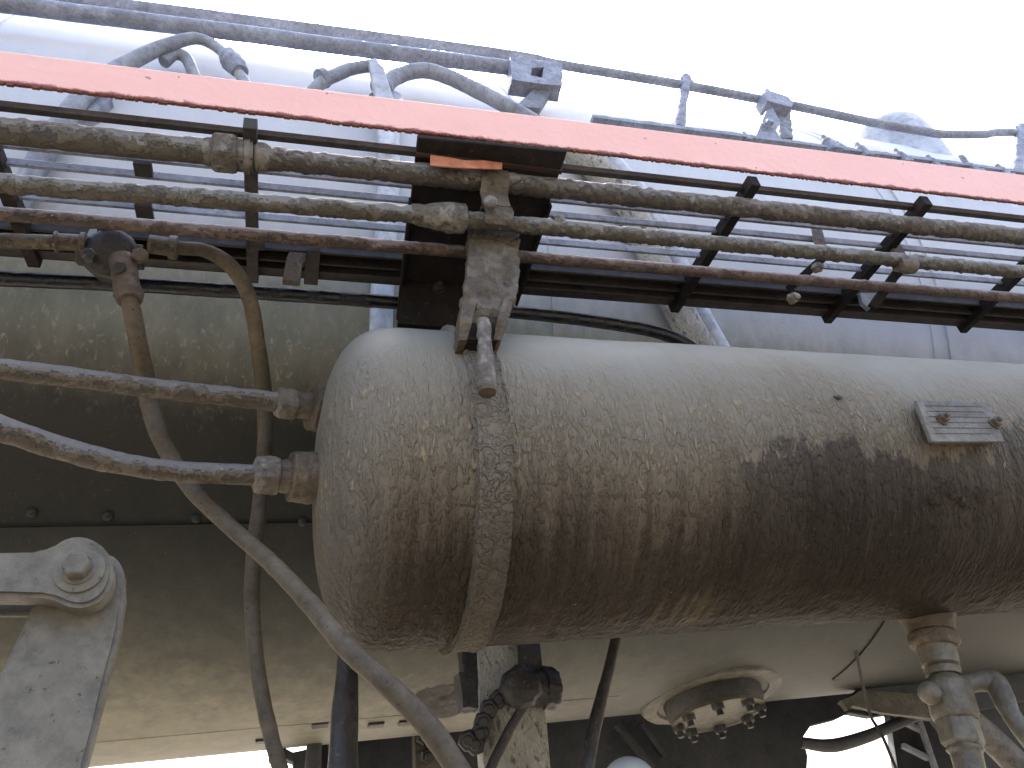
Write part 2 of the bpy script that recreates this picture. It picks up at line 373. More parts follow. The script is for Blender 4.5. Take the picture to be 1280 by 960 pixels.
# ------------------------------------------------------------------ boiler
def BP(x, th, off=0.0):        # th: angle below horizontal facing the camera side, degrees
    return Vector((x, BC[0] - (BR + off) * math.cos(R(th)), BC[1] - (BR + off) * math.sin(R(th))))
def thof(p): return math.degrees(math.atan2(BC[1] - p.z, BC[0] - p.y))
boil = thing('boiler', (1.5, BC[0], BC[1]), 'huge dusty green grey locomotive boiler barrel behind the tank and the walkway', 'boiler')
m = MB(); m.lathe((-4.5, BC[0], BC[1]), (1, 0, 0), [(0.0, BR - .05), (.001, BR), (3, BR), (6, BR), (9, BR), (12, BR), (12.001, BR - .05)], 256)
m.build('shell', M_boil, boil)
def ringband(mb, x0, x1, th0, th1, off, n=80):     # curved sheet lying on the shell
    vs = []; fs = []
    for k in range(n + 1):
        th = th0 + (th1 - th0) * k / n
        vs += [BP(x0, th, -.01), BP(x0, th, off), BP(x1, th, off), BP(x1, th, -.01)]
    for k in range(n):
        a = 4 * k; b = a + 4
        for q in range(3): fs.append([a + q, a + q + 1, b + q + 1, b + q])
    fs.append([0, 1, 2, 3]); fs.append([4 * n + 3, 4 * n + 2, 4 * n + 1, 4 * n])
    mb.add(vs, fs); return mb
t1 = thof(onB(200, 655))
m = MB(); ringband(m, -4, .9, t1, t1 + 34, .005, 60); m.build('lap_plate', M_boil, boil, bev=.001)
for (x, y) in ((-95, 636), (40, 641), (135, 645), (245, 648), (378, 652)):
    p = onB(x, y); t = thof(p); nrm = (BP(0, t, 1) - BP(0, t, 0))
    MB().lathe(BP(p.x, t), nrm, [(0, .0105), (.004, .0095), (.008, .005), (.0088, .001)], 14).build('rivet', M_boil, boil)
for (px, py, wdt) in ((1165, 425, .02), (690, 395, .012), (-150, 400, .03)):
    p = onB(px, py); ringband(MB(), p.x, p.x + wdt, -75, 85, .004, 120).build('jacket_band', M_boil, boil, bev=.001)
# wrapped lagging sheet on the right
p = onB(1172, 425); ringband(MB(), p.x + .03, p.x + 2.2, -60, 40, .007, 90).build('lagging_sheet', M_boil, boil, rough=(.03, .003, 14))
# small belly clips
for (px, py) in ((470, 905), (508, 902), (330, 925), (400, 905)):
    p = onB(px, py); t = thof(p)
    MB().beam(BP(p.x - .02, t), BP(p.x + .02, t), .03, .012, BP(0, t, 1) - BP(0, t)).build('clip', M_dark, boil, bev=.002)
p = onB(560, 868); MB().lathe(p + Vector((0, 0, .02)), (0, -.45, -1), [(0, .085), (.028, .083), (.033, .075), (.034, .01)], 40).build('washout_cover', M_dark, boil, rough=(.012, .002, 60))

# ------------------------------------------------------------------ walkway
SH = .024                                # the walkway climbs slightly to the right
def lift(mb):
    for v in mb.v: v.z += SH * (v.x - 1.0) * min(1.0, max(0.0, (1.03 - v.y) / .33))   # front edge sags to the left, rear stays level
    return mb
walk = thing('walkway', (.5, .85, 1.0), 'slatted walkway grating seen from below with a glare-washed red front edge', 'walkway')
# front angle: vertical red plate and its foot
fy = .690
m = MB(); X0, X1 = -1.4, 4.5
top = [aY(x, y, fy).z for x, y in ((0, 72), (640, 142), (1280, 222))]
TOPZ = top[1]
zb = lambda x: 1.008 + SH * (x - 1.0); zt = lambda x: 1.042 + .040 * (x + .39)
m.prism([Vector((X0, fy - .006, zb(X0))), Vector((X1, fy - .006, zb(X1))), Vector((X1, fy - .006, zt(X1))), Vector((X0, fy - .006, zt(X0)))], (0, .006, 0)); m.build('fascia', M_red, walk, rough=None, bev=.0015)
# ragged rusty drips under the fascia
m = MB(); x = X0
while x < X1:
    wd = random.uniform(.003, .012); hh = random.uniform(.0006, .003)
    m.box((x + wd / 2, fy - .003, 1.008 - hh / 2), (wd, .004, hh)); x += wd + random.uniform(0.0005, .006)
lift(m).build('rust_edge', M_rustedge, walk)
# slats: vertical flat bars
YS = [.712] + [.7775 + .0342 * k for k in range(8)]
YS = [.7170, .7815, .8145, .8465, .8810, .9170, .9500, .9780, 1.0000]
for i, y in enumerate(YS):
    hgt = .015; th = .005; mt = M_slat; z = .990
    if i == 0: hgt = .013; th = .010; mt = M_slatb
    if i >= 6: mt = M_slatb; hgt = .022
    m = MB(); m.box(((X0 + X1) / 2, y, z + hgt / 2 + (.0 if i else .004)), (X1 - X0, th, hgt)); lift(m).build('slat', mt, walk, bev=.001)
m = MB(); m.box(((X0 + X1) / 2, 1.010, .994), (X1 - X0, .016, .006)); m.box(((X0 + X1) / 2, 1.0215, 1.010), (X1 - X0, .005, .032))
lift(m).build('rear_angle', M_slatb, walk, bev=.001)
for x in (-.775, -.395, -.058, .768, 1.146, 1.527, 1.905, 2.28, 2.66):
    lift(MB().box((x, .859, .9895), (.019, .337, .025))).build('cross_bar', M_plate if x > .5 or x < -.3 else M_slatb, walk, bev=.0015)
for x, y0, y1 in ((-.205, .775, .80), (-.214, .86, .905), (-.05, .9, .94), (.04, .93, 1.02)):
    lift(MB().box((x, (y0 + y1) / 2, .981), (.024, y1 - y0, .01))).build('tie_bar', M_slatb, walk, bev=.001)
# wide dark bracket plate under the grating
lift(MB().box(((X0 + X1) / 2, .978, 1.018), (X1 - X0, .080, .006))).build('rear_board', M_plate, walk, bev=.001)
b = [aZ(522, 172, .966), aZ(709, 190, .966), aZ(684, 262, .966), aZ(645, 380, .966), aZ(497, 398, .966), aZ(509, 290, .966)]
MB().prism(b, (0, 0, .008)).build('bracket_plate', M_plate, walk, bev=.0015)
for s in ((513, 250, 497, 398), (688, 255, 645, 380)):
    MB().beam(aZ(s[0], s[1], .960), aZ(s[2], s[3], .960), .005, .012).build('bracket_rib', M_plate, walk, bev=.001)
b = [aY(513, 300, .985), aY(590, 300, .985), aY(585, 410, .985), aY(497, 404, .985)]
MB().prism(b, (0, .012, 0)).build('hanger_plate', M_plate, walk, bev=.002)
hexbolt(aY(548, 361, .985), (0, -1, -.15), .0085, .009, .0115, .007).build('bolt', M_dark, walk)
# front lip of the bracket, and the orange patch
b = [aY(524, 160, .705), aY(709, 181, .705), aY(703, 214, .705), aY(520, 192, .705)]
MB().prism(b, (0, .006, 0)).build('bracket_lip', M_lip, walk, rough=(.01, .0012, 90))
b = [aY(538, 193, .701), aY(560, 196, .701), aY(582, 200, .701), aY(605, 200, .701), aY(628, 203, .701), aY(628, 211, .701), aY(600, 210, .701), aY(570, 209, .701), aY(538, 206, .701)]
MB().prism(b, (0, .003, 0)).build('orange_plate', M_orange, walk, bev=.001)
# small bits hanging under the grating
b = [aY(365, 308, .95), aY(390, 315, .95), aY(378, 330, .95), aY(375, 352, .95), aY(353, 350, .95), aY(358, 322, .95)]
MB().prism(b, (0, .012, 0)).build('torn_clip', M_nutb, walk, bev=.001)
b = [aY(1075, 366, .93), aY(1096, 366, .93), aY(1097, 376, .93), aY(1087, 386, .93), aY(1078, 378, .93)]
MB().prism(b, (0, .01, 0)).build('hanging_clip', M_slat, walk, bev=.001)
for q in (((1014, 280), (1020, 308), (1034, 308), (1026, 280)), ((1112, 314), (1120, 322), (1134, 320), (1124, 300))):
    MB().prism([aY(x, y, .80) for x, y in q], (0, .004, 0)).build('spacer', M_brack, walk, bev=.001)
# short saddles for the pipes on the right
def saddle(pts, wid, y0, y1, mt):
    n = len(pts) - 1
    for i, (a, b_) in enumerate(zip(pts[:-1], pts[1:])):
        MB().beam(aY(a[0], a[1], y0 + (y1 - y0) * i / n), aY(b_[0], b_[1], y0 + (y1 - y0) * (i + 1) / n), wid, .012, (0, 1, 0)).build('saddle', mt, walk, bev=.002)
saddle([(1034, 318), (985, 362)], .014, .80, .86, M_plate)
saddle([(1138, 325), (1118, 345), (1090, 385)], .018, .78, .86, M_plate)

# ------------------------------------------------------------------ long pipes under the walkway
def straight(name, y, a, b, wpx, mat, label, amp, sd, x0=-1.2, x1=3.6, amp2=0.0):
    A = aY(a[0], a[1], y); B = aY(b[0], b[1], y); d = (B - A)
    P = A + d * ((x0 - A.x) / d.x); Q = A + d * ((x1 - A.x) / d.x); r = rad(aY(640, (a[1] + b[1]) / 2, y), wpx)
    t = thing(name, A, label, 'pipe', 'long pipes running under the walkway')
    return t, A, d.normalized(), r, P, Q
yp = .735
t, A, d, r, P, Q = straight('air_pipe', yp, (0, 163), (1280, 296), 25, M_pipe, 'thickest peeling pipe, topmost under the red edge, with a hexagonal coupling nut', .002, 0)
r1 = r
J = aY(290, 193, yp)
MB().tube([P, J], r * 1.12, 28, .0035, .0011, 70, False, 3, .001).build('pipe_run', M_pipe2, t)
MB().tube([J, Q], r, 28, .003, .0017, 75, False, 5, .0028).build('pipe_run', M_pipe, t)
N0 = aY(265, 190.3, yp)
nut = t
MB().lathe(N0, d, [(0, r * 1.5), (.003, r * 1.92), (.030, r * 1.92), (.034, r * 1.75)], 6, ph=.35).build('coupling_nut', M_nut, nut, bev=.0015, rough=(.006, .0006, 120))
MB().lathe(N0 + d * .034, d, [(0, r * 1.45), (.009, r * 1.45), (.0095, r * 1.62), (.017, r * 1.62), (.0175, r * 1.4), (.021, r * 1.4)], 28).build('coupling_ring', M_nut, nut, rough=(.006, .0006, 120))
MB().lathe(N0 + d * .056, d, [(0, r * 1.1), (.004, r * 1.32), (.015, r * 1.3), (.024, r * 1.05)], 28).build('collar', M_nut, nut, rough=(.005, .001, 110))
MB().lathe(N0 - d * .012, d, [(0, r * 1.1), (.006, r * 1.25), (.012, r * 1.25)], 28).build('collar', M_nut, nut, rough=(.005, .001, 110))
t, A, d, r, P, Q = straight('air_pipe', .76, (0, 240), (1280, 347), 19.5, M_pipe2, 'middle peeling pipe, second below the red edge, with a caked sleeve beside the hanging bracket', .0015, 1)
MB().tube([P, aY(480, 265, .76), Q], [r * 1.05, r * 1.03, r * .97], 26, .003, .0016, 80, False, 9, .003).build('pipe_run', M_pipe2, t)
S0 = aY(530, 269, .76)
MB().tube([S0 - d * .02, S0, S0 + d * .02, S0 + d * .045, S0 + d * .062, S0 + d * .066], [r * 1.1, r * 1.3, r * 1.75, r * 1.95, r * 1.9, r * 1.2], 26, .003, .002, 90, True, 2, .002).build('sleeve', M_nut, t)
MB().tube([aY(690, 281, .76), aY(698, 282, .76), aY(704, 283, .76)], [r * 1.1, r * 1.35, r * 1.1], 24, .003, .001, 90).build('collar', M_nut, t)
MB().tube([aY(1122, 331, .76), aY(1132, 332, .76), aY(1142, 333, .76)], [r * 1.1, r * 1.3, r * 1.1], 24, .003, .001, 90).build('collar', M_brack, t)
t, A, d, r, P, Q = straight('air_pipe', .83, (0, 267), (1280, 373), 15, M_rust, 'thinnest rusty brown pipe, third below the red edge', .001, 2)
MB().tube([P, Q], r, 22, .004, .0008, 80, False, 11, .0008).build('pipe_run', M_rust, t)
for (x, y) in ((1018, 336), (988, 374)):
    hexbolt(aY(x, y, .81), (.3, -1, -.4), .010, .012, 0, .004).build('clamp_nut', M_nut, t, rough=(.004, .001, 120))

# black pipe
t = thing('cable_pipe', aY(0, 345, 1.06), 'smooth black pipe below the grating, bending down behind the tank', 'pipe')
MB().tube([aY(-150, 341, 1.05), aY(0, 348, 1.05), aY(200, 358, 1.05), aY(480, 377, 1.05), aY(650, 391, 1.05), aY(760, 404, 1.05), aY(830, 418, 1.05), aY(870, 440, 1.06), aY(890, 480, 1.07)], rad(aY(300, 360, 1.05), 18), 20, .006, .0006, 60).build('pipe_run', M_black, t)

# ------------------------------------------------------------------ hanging bracket with pipe clamps
hb = thing('pipe_bracket', aY(612, 300, .78), 'peeling tan hanging bracket that clamps the pipes above the tank strap', 'bracket')
def quadsheet(pts, th):   # sheet swept through a list of (left, right) point pairs
    vs = []; fs = []
    n = len(pts)
    for i, (a, b_) in enumerate(pts):
        p0 = (pts[max(i - 1, 0)][0]); p1 = (pts[min(i + 1, n - 1)][0]); tt = (p1 - p0); nn = tt.cross(b_ - a).normalized() * th
        if nn.y < 0: nn = -nn
        vs += [a, b_, b_ + nn, a + nn]
    for i in range(n - 1):
        a = 4 * i; b_ = a + 4
        for q in range(4): fs.append([a + q, b_ + q, b_ + (q + 1) % 4, a + (q + 1) % 4])
    fs.append([0, 1, 2, 3]); fs.append([4 * n - 1, 4 * n - 2, 4 * n - 3, 4 * n - 4])
    m = MB(); m.add(vs, fs); 
    return m
def clampsheet(cx, cy_px, yy, rr, wpx, a0, a1, th=.0035, tail=()):
    c = aY(cx, cy_px, yy); hw = rad(c, wpx); pr = []
    for k in range(15):
        a = R(a0 + (a1 - a0) * k / 14)
        p = Vector((0, -math.cos(a) * rr, math.sin(a) * rr)); pr.append((c + p - Vector((hw, 0, 0)), c + p + Vector((hw, 0, 0))))
    return pr, hw, c
pr, hw, c1 = clampsheet(616, 227, .735, r1 + .0035, 35, 150, -40)
tail = c1 + Vector((-.002, -.001, -.030)); tail2 = c1 + Vector((0.0, .003, -.052))
pr += [(tail - Vector((hw, 0, 0)), tail + Vector((hw, 0, 0))), (tail2 - Vector((hw, 0, 0)), tail2 + Vector((hw, 0, 0)))]
quadsheet(pr, .0035).build('upper_clamp', M_brack, hb, rough=(.006, .0010, 90))
MB().lathe(aY(613, 253, .727), (0, -1, -.35), [(0, .0115), (.004, .0105), (.0065, .006), (.007, .001)], 20).build('rivet', M_nut, hb)
pr, hw, c2 = clampsheet(620, 276, .76, .0225, 36, 120, -60)
quadsheet(pr, .004).build('lower_clamp', M_brack, hb, rough=(.006, .0014, 90))
# body: folded plate from the lower clamp down to the tank
rows = [(588, 650, 282, .790), (586, 648, 300, .785), (585, 648, 330, .785), (582, 645, 360, .785), (577, 638, 385, .790), (576, 634, 402, .80)]
pts = [(aY(l, y, d_), aY(r_, y + 3, d_)) for l, r_, y, d_ in rows]
quadsheet(pts, .022).build('bracket_body', M_brack, hb, rough=(.0045, .0034, 70))
rows = [(576, 630, 388, .79), (574, 632, 402, .788), (573, 628, 414, .795), (582, 622, 424, .81)]
m = MB()
pl = [aY(581, 368, .79), aY(576, 395, .785), aY(574, 425, .80), aY(584, 425, .80), aY(590, 400, .785), aY(596, 378, .785)]
m.prism(pl, (0, .05, 0)); pl = [aY(641, 366, .79), aY(634, 400, .785), aY(626, 425, .80), aY(617, 424, .80), aY(622, 398, .785), aY(630, 376, .785)]
m.prism(pl, (0, .05, 0)); m.build('side_lug', M_nutb, hb, rough=(.006, .0016, 80))
m = MB(); m.prism([aY(590, 378, .80), aY(630, 378, .80), aY(622, 426, .80), aY(582, 424, .80)], (0, .03, 0)); m.build('inner_lug', M_plate, hb, bev=.001)
m = MB(); m.box(aY(610, 300, .83) + Vector((0, .01, .06)), (.05, .03, .16)); m.build('stem', M_plate, hb, bev=.002)
rs = rad(aY(606, 440, .78), 18)
MB().tube([aY(604, 402, .785), aY(606, 430, .783), aY(607, 455, .781), aY(609, 486, .779)], [rs * .95, rs, rs * 1.2, rs * 1.15], 20, .002, .0016, 110, True, 4, .002).build('strap_bolt', M_nut, hb)
MB().lathe(aY(609, 485, .779), (aY(609, 490, .779) - aY(608, 480, .779)), [(0, rs * 1.1), (.002, rs * 1.25), (.008, rs * 1.2), (.009, rs * .8)], 18).build('nut', M_nutb, hb, rough=(.003, .001, 150))

# ------------------------------------------------------------------ air tank
TY, TZ, TR = 1.067, .596, .25
tank = thing('air_tank', (1.2, TY, TZ), 'large weathered cylindrical air tank with brown grime on its lower half', 'tank')
prof = []
X_END = .050; DL = .135
for k in range(0, 49):
    a = math.pi / 2 * k / 48                # superelliptic dished end
    prof.append((X_END + DL * (1 - math.cos(a)**.62) if k < 48 else X_END + DL, TR * math.sin(a)**.80 if k else .0015))
x = X_END + DL + .004
while x < 2.9: prof.append((x, TR)); x += .0045 if x < 1.6 else .02
def lathe_disp(prof, seg, fn):
    vs = []; fs = []
    for (t_, r_) in prof:
        for k in range(seg):
            a = 2 * math.pi * k / seg; d_ = Vector((0, -math.cos(a), math.sin(a)))
            q = Vector((t_, TY, TZ)) + d_ * r_
            vs.append(q + d_ * fn(q, d_, r_))
    for i in range(len(prof) - 1):
        for k in range(seg):
            k2 = (k + 1) % seg; fs.append([i * seg + k, (i + 1) * seg + k, (i + 1) * seg + k2, i * seg + k2])
    fs.append([k for k in range(seg)]); return MB().add(vs, fs)
def tdisp(q, d_, r_):
    if r_ < .05: return 0
    e = .0012 * noise.noise(q * 6) + .0004 * noise.noise(q * 40)
    low = max(0, min(1, (.66 - q.z) * 5))
    x_ = noise.noise(Vector((q.x * 60, q.y * 26, q.z * 26)))
    e += low * .0009 * max(0, .35 - abs(x_)) * 2
    if abs(q.x - .178) < .006: e += .0013 * (1 - abs(q.x - .178) / .006)       # weld bead of the dished end
    if d_.z < -.8: e += .003 * max(0, noise.noise(q * 45)) * (-d_.z - .8) * 5
    return e
lathe_disp(prof, 420, tdisp).build('shell', M_tank, tank)
# strap around the tank with raised flaking edges
SX0, SX1 = .262, .308
sx = (aY(560, 803, 1.13).x + aY(608, 430, .85).x) / 2
vs = []; fs = []; n = 260; cols = 17
for k in range(n):
    a = 2 * math.pi * k / n; d_ = Vector((0, -math.cos(a), math.sin(a)))
    for j in range(cols):
        u = j / (cols - 1)
        xx = sx - .026 + .052 * u
        hh = .0065 if 0 < j < cols - 1 else -.004
        if j in (1, 2, cols - 2): hh = .0095
        q = Vector((xx, TY, TZ)) + d_ * (TR + hh)
        q = q + d_ * (.0009 * noise.noise(q * 90) + .0008 * noise.noise(q * 30)) + Vector((.0009 * noise.noise(q * 60), 0, 0))
        vs.append(q)
for k in range(n):
    k2 = (k + 1) % n
    for j in range(cols - 1): fs.append([k * cols + j, k * cols + j + 1, k2 * cols + j + 1, k2 * cols + j])
MB().add(vs, fs).build('strap', M_strap, tank)
# data plate on two studs
def onT(px, py, off=0.0):
    d = ray(px, py); a = d[1]**2 + d[2]**2; b = -2 * (d[1] * TY + d[2] * TZ); c = TY * TY + TZ * TZ - (TR + off)**2
    q = max(b * b - 4 * a * c, 0); return Vector(d * (-b - math.sqrt(q)) / (2 * a))
pc = onT(1200, 530); nrm = Vector((0, pc.y - TY, pc.z - TZ)).normalized()
tn = Vector((1, 0, 0)); bn = nrm.cross(tn)
yq = pc.y - .022
b = [aY(1146, 500, yq), aY(1235, 502, yq), aY(1256, 552, yq), aY(1165, 552, yq)]
# keep it in one plane facing up and out
nn = (b[1] - b[0]).cross(b[3] - b[0]).normalized()
if nn.y > 0: nn = -nn
tilt = Vector((0, -.022, .0)); b[0] = b[0] ; 
plate = MB().prism(b, (0, .008, .002)).build('data_plate', M_plategrey, tank, bev=.0012)
m = MB()
for k in range(1, 7):
    u = k / 7.4; a_ = b[0].lerp(b[3], u); c_ = b[1].lerp(b[2], u)
    m.beam(a_.lerp(c_, .08) + nn * .0004, a_.lerp(c_, random.uniform(.86, .95)) + nn * .0002, .0011, .0010, nn)
m.build('raised_line', M_nutb, plate)
b2 = [aY(1143, 505, yq + .008), aY(1160, 505, yq + .008), aY(1180, 548, yq + .008), aY(1163, 548, yq + .008)]
MB().prism([aY(1146, 508, yq + .01), aY(1175, 548, yq + .01), aY(1250, 548, yq + .01), aY(1240, 508, yq + .01)], (0, .03, 0)).build('backing_block', M_plategrey, tank, bev=.001)
for (x, y) in ((1177, 525), (1243, 530)):
    hexbolt(aY(x, y, yq), (0, -1, .1), .0085, .008, .0105, .005).build('plate_bolt', M_nutb, plate)
MB().lathe(onT(1047, 497), (0, -.7, .7), [(0, .008), (.003, .007), (.005, .003)], 12).build('pimple', M_dark, tank)
for (x, y, s_) in ((1168, 625, .012), (1190, 612, .016), (1225, 618, .012), (1245, 628, .010), (1205, 628, .009)):
    p = onT(x, y); MB().lathe(p, (0, p.y - TY, p.z - TZ), [(-.003, s_), (.001, s_ * .8), (.004, s_ * .3)], 14).build('grime_lump', M_tank, tank, rough=(.003, .003, 130))
# bottom boss
BB = onT(1163, 772); BB = Vector((BB.x, TY + .06, TZ - TR * .97))

# ------------------------------------------------------------------ drain valve under the tank
A = aY(1160, 775, 1.13); B = aY(1214, 965, 1.13); ax = (B - A).normalized(); LL = (B - A).length
u = LL / math.hypot(54, 190)            # metres per photo pixel along the valve
dv = thing('drain_valve', A, 'cream brown drain valve hanging from the tank bottom at right', 'valve')
def seg(name, s0, prof, mt, sg=32, ph=0.0, ro=(.005, .0005, 110), bev=0):
    return MB().lathe(A + ax * s0 * u, ax, [(p * u, r_ * u) for p, r_ in prof], sg, ph).build(name, mt, dv, rough=ro, bev=bev)
seg('boss', -30, [(0, 46), (18, 42), (30, 35), (42, 32), (50, 31)], M_nutb)
seg('boss_ring', 20, [(0, 30), (3, 33), (14, 33), (20, 29)], M_nutb)
seg('neck', 36, [(0, 22), (4, 25), (28, 24), (30, 19), (42, 18)], M_valve)
seg('collar_nut', 66, [(0, 19), (3, 23), (12, 22)], M_valve)
seg('valve_body', 78, [(0, 18), (8, 27), (12, 30), (52, 30), (58, 27)], M_valve, 10, .3, None, .002)
seg('hex_nut', 132, [(0, 24), (3, 27), (32, 27), (36, 23)], M_valve, 6, .5, None, .002)
seg('spigot', 166, [(0, 20), (6, 22), (10, 19), (60, 17), (90, 17)], M_valve)
c = A + ax * 100 * u
side = Vector((1, 0, 0)); 
MB().lathe(c + Vector((-.012, -.01, 0)) - side * 24 * u, (-1, -.5, -.1), [(0, 12 * u), (10 * u, 15 * u), (18 * u, 13 * u), (23 * u, 7 * u), (24 * u, 1 * u)], 20).build('side_knob', M_valve, dv)
MB().tube([aY(1200, 858, 1.12), aY(1222, 852, 1.11), aY(1242, 853, 1.10), aY(1252, 868, 1.09), aY(1262, 890, 1.08), aY(1282, 918, 1.07), aY(1320, 965, 1.05)], [12 * u, 13 * u, 15 * u, 14 * u, 11.5 * u, 11.5 * u, 11.5 * u], 24, .004, .0006, 90).build('side_pipe', M_valve, dv)
t = tag(MB().tube([aY(1205, 895, 1.35), aY(1240, 925, 1.35), aY(1300, 985, 1.35)], rad(aY(1240, 925, 1.35), 33), 24, .01).build('drain_hose', M_hose), 'brown pipe slanting away behind the drain valve', 'pipe')

# ------------------------------------------------------------------ two feed hoses at the left tank end
def feed(pts, w0, label, nutpx, flpx, ysgn):
    t = thing('feed_hose', pts[0], label, 'hose', 'feed hoses screwed into the tank end'); rr = [rad(p, w_) for p, w_ in zip(pts, w0)]
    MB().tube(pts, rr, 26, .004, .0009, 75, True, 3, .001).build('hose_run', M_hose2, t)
    return t
M_hose2 = pipe_mat('brown caked hose with painted light', (.14, .13, .115), (.115, .088, .055), (.07, .053, .034), .55, .5)  # lit top and shaded underside painted in here too
pts = [aY(-90, 450, .88), aY(0, 461, .90), aY(100, 473, .93), aY(200, 486, .96), aY(300, 497, .99), aY(352, 503, 1.0)]
t = feed(pts, [26, 26, 25, 24, 24, 24], 'upper dusty brown hose entering the tank end', None, None, 0)
e0 = aY(348, 503, 1.0); e1 = aY(404, 510, 1.02); d = (e1 - e0).normalized(); L = (e1 - e0).length
q = rad(e0, 1)*2
MB().lathe(e0, d, [(-.004, 13 * q), (0, 21 * q), (.024, 21 * q), (.027, 18 * q)], 6, ph=.2).build('nut', M_nut, t, rough=(.005, .0008, 110), bev=.001)
MB().lathe(e0 + d * .027, d, [(0, 16 * q), (.026, 17 * q)], 24).build('nipple', M_nutb, t, rough=(.005, .001, 100))
MB().lathe(e0 + d * .050, d, [(0, 22 * q), (.002, 31 * q), (.06, 32 * q)], 28).build('boss', M_nutb, t, rough=(.005, .0012, 90))
pts = [aY(-90, 505, .86), aY(0, 535, .88), aY(70, 559, .91), (aY(140, 577, .94)), aY(210, 588, .97), aY(275, 592, .99), aY(330, 594, 1.0)]
t = feed(pts, [33, 31, 29, 27, 26, 26, 26], 'lower dusty brown hose entering the tank end', None, None, 0)
e0 = aY(320, 593, 1.0); e1 = aY(400, 598, 1.02); d = (e1 - e0).normalized(); q = rad(e0, 1)*2
MB().lathe(e0, d, [(-.005, 14 * q), (0, 24 * q), (.005, 26 * q), (.028, 26 * q), (.031, 22 * q)], 6, ph=.1).build('nut', M_nut, t, rough=(.005, .001, 110), bev=.001)
MB().lathe(e0 + d * .031, d, [(0, 20 * q), (.018, 21 * q)], 24).build('nipple', M_nutb, t, rough=(.005, .001, 100))
MB().lathe(e0 + d * .047, d, [(0, 26 * q), (.002, 32 * q), (.07, 34 * q)], 28).build('boss', M_nutb, t, rough=(.005, .0014, 90))

# ------------------------------------------------------------------ tee valve and its hoses
yt = .93
tv = thing('tee_valve', aY(138, 310, yt), 'dark oily round tee valve hanging below the pipes at left', 'valve')
c = aY(139, 308, yt); q = rad(c, 1)*2
MB().lathe(c + Vector((0, .03, 0)), (0, -1, -.5), [(0, 20 * q), (.006, 31 * q), (.030, 32 * q), (.036, 28 * q), (.040, 20 * q), (.041, 2 * q)], 36).build('valve_body', M_dark, tv, rough=(.006, .0016, 80))
MB().lathe(aY(120, 306, yt) + Vector((0, .02, 0)), (1, 0, 0), [(-.03, 12 * q), (-.029, 17 * q), (.065, 17 * q), (.066, 12 * q)], 6).build('cross_body', M_dark, tv, bev=.002)
for (x, y, s_) in ((112, 322, 9), (176, 322, 10), (150, 338, 9), (134, 282, 11)):
    hexbolt(aY(x, y, yt - .012), (0, -1, -.3), s_ * q, .012).build('bolt', M_nutb if x > 170 else M_dark, tv, bev=.001)
MB().prism([aY(105, 300, yt), aY(112, 286, yt), aY(121, 286, yt), aY(120, 296, yt), aY(112, 302, yt)], (0, .02, 0)).build('lug', M_wash, tv, bev=.001)
MB().tube([aY(152, 325, yt), aY(157, 348, yt), aY(160, 366, yt)], [15 * q, 14.5 * q, 14 * q], 22, .003, .0014, 80).build('outlet', M_nutb, tv)
MB().tube([aY(160, 362, yt), aY(161, 368, yt), aY(162, 376, yt)], [14 * q, 17 * q, 14 * q], 22, .002, .0008, 80).build('outlet_ring', M_nutb, tv)
# left feed
t = thing('valve_hose', aY(0, 302, yt), 'short grey brown hose with a crimped sleeve running left from the tee valve', 'hose')
MB().tube([aY(-150, 296, yt), aY(0, 301, yt), aY(72, 303, yt)], 9.2 * q, 20, .005, .0006, 80).build('hose_run', M_hose2, t)
MB().lathe(aY(68, 302, yt), aY(106, 304, yt) - aY(68, 302, yt), [(0, 10 * q), (.001, 13 * q), (.004, 13 * q), (.006, 10.5 * q), (.034, 10.5 * q), (.037, 13.5 * q), (.043, 13.5 * q)], 24).build('sleeve', M_hose2, t)
# right hose bending down
t = thing('valve_hose', aY(230, 310, yt), 'thin hose arching right from the tee valve and dropping behind both feed hoses', 'hose')
vp = [(186, 305, .93), (225, 310, .93), (255, 313, .94), (283, 328, .95), (304, 354, .97), (316, 390, 1.0), (322, 430, 1.03), (329, 480, 1.08), (332, 540, 1.12), (327, 610, 1.15), (319, 680, 1.15), (315, 740, 1.15), (318, 800, 1.15), (326, 860, 1.15), (340, 925, 1.15), (358, 985, 1.15)]
MB().tube([aY(*v) for v in vp], [9 * q] * 3 + [rad(aY(*v), 19) for v in vp[3:]], 20, .007, .0004, 60).build('hose_run', M_hoseg, t)
MB().lathe(aY(186, 305, yt), aY(226, 311, yt) - aY(186, 305, yt), [(0, 9 * q), (.001, 12 * q), (.03, 12 * q), (.031, 15.5 * q), (.042, 15.5 * q), (.043, 11 * q)], 24).build('sleeve', M_hose2, t)
# long diagonal hose
t = thing('valve_hose', aY(162, 375, yt), 'long grey hose falling from the tee valve and slanting in front of the tank bottom', 'hose')
vp = [(162, 372, .93), (170, 415, .96), (180, 465, 1.02), (190, 515, 1.06), (207, 560, 1.06), (237, 608, 1.05), (285, 656, 1.02), (335, 700, .96), (385, 752, .88), (430, 806, .82), (480, 852, .80), (530, 902, .80), (570, 958, .80), (600, 1010, .80)]
ww = [22, 23, 24, 24, 23, 22, 22, 23, 25, 27, 29, 31, 32, 33]
MB().tube([aY(*v) for v in vp], [rad(aY(*v), w_ * .93) for v, w_ in zip(vp, ww)], 22, .007, .0005, 60).build('hose_run', M_hoseg, t)

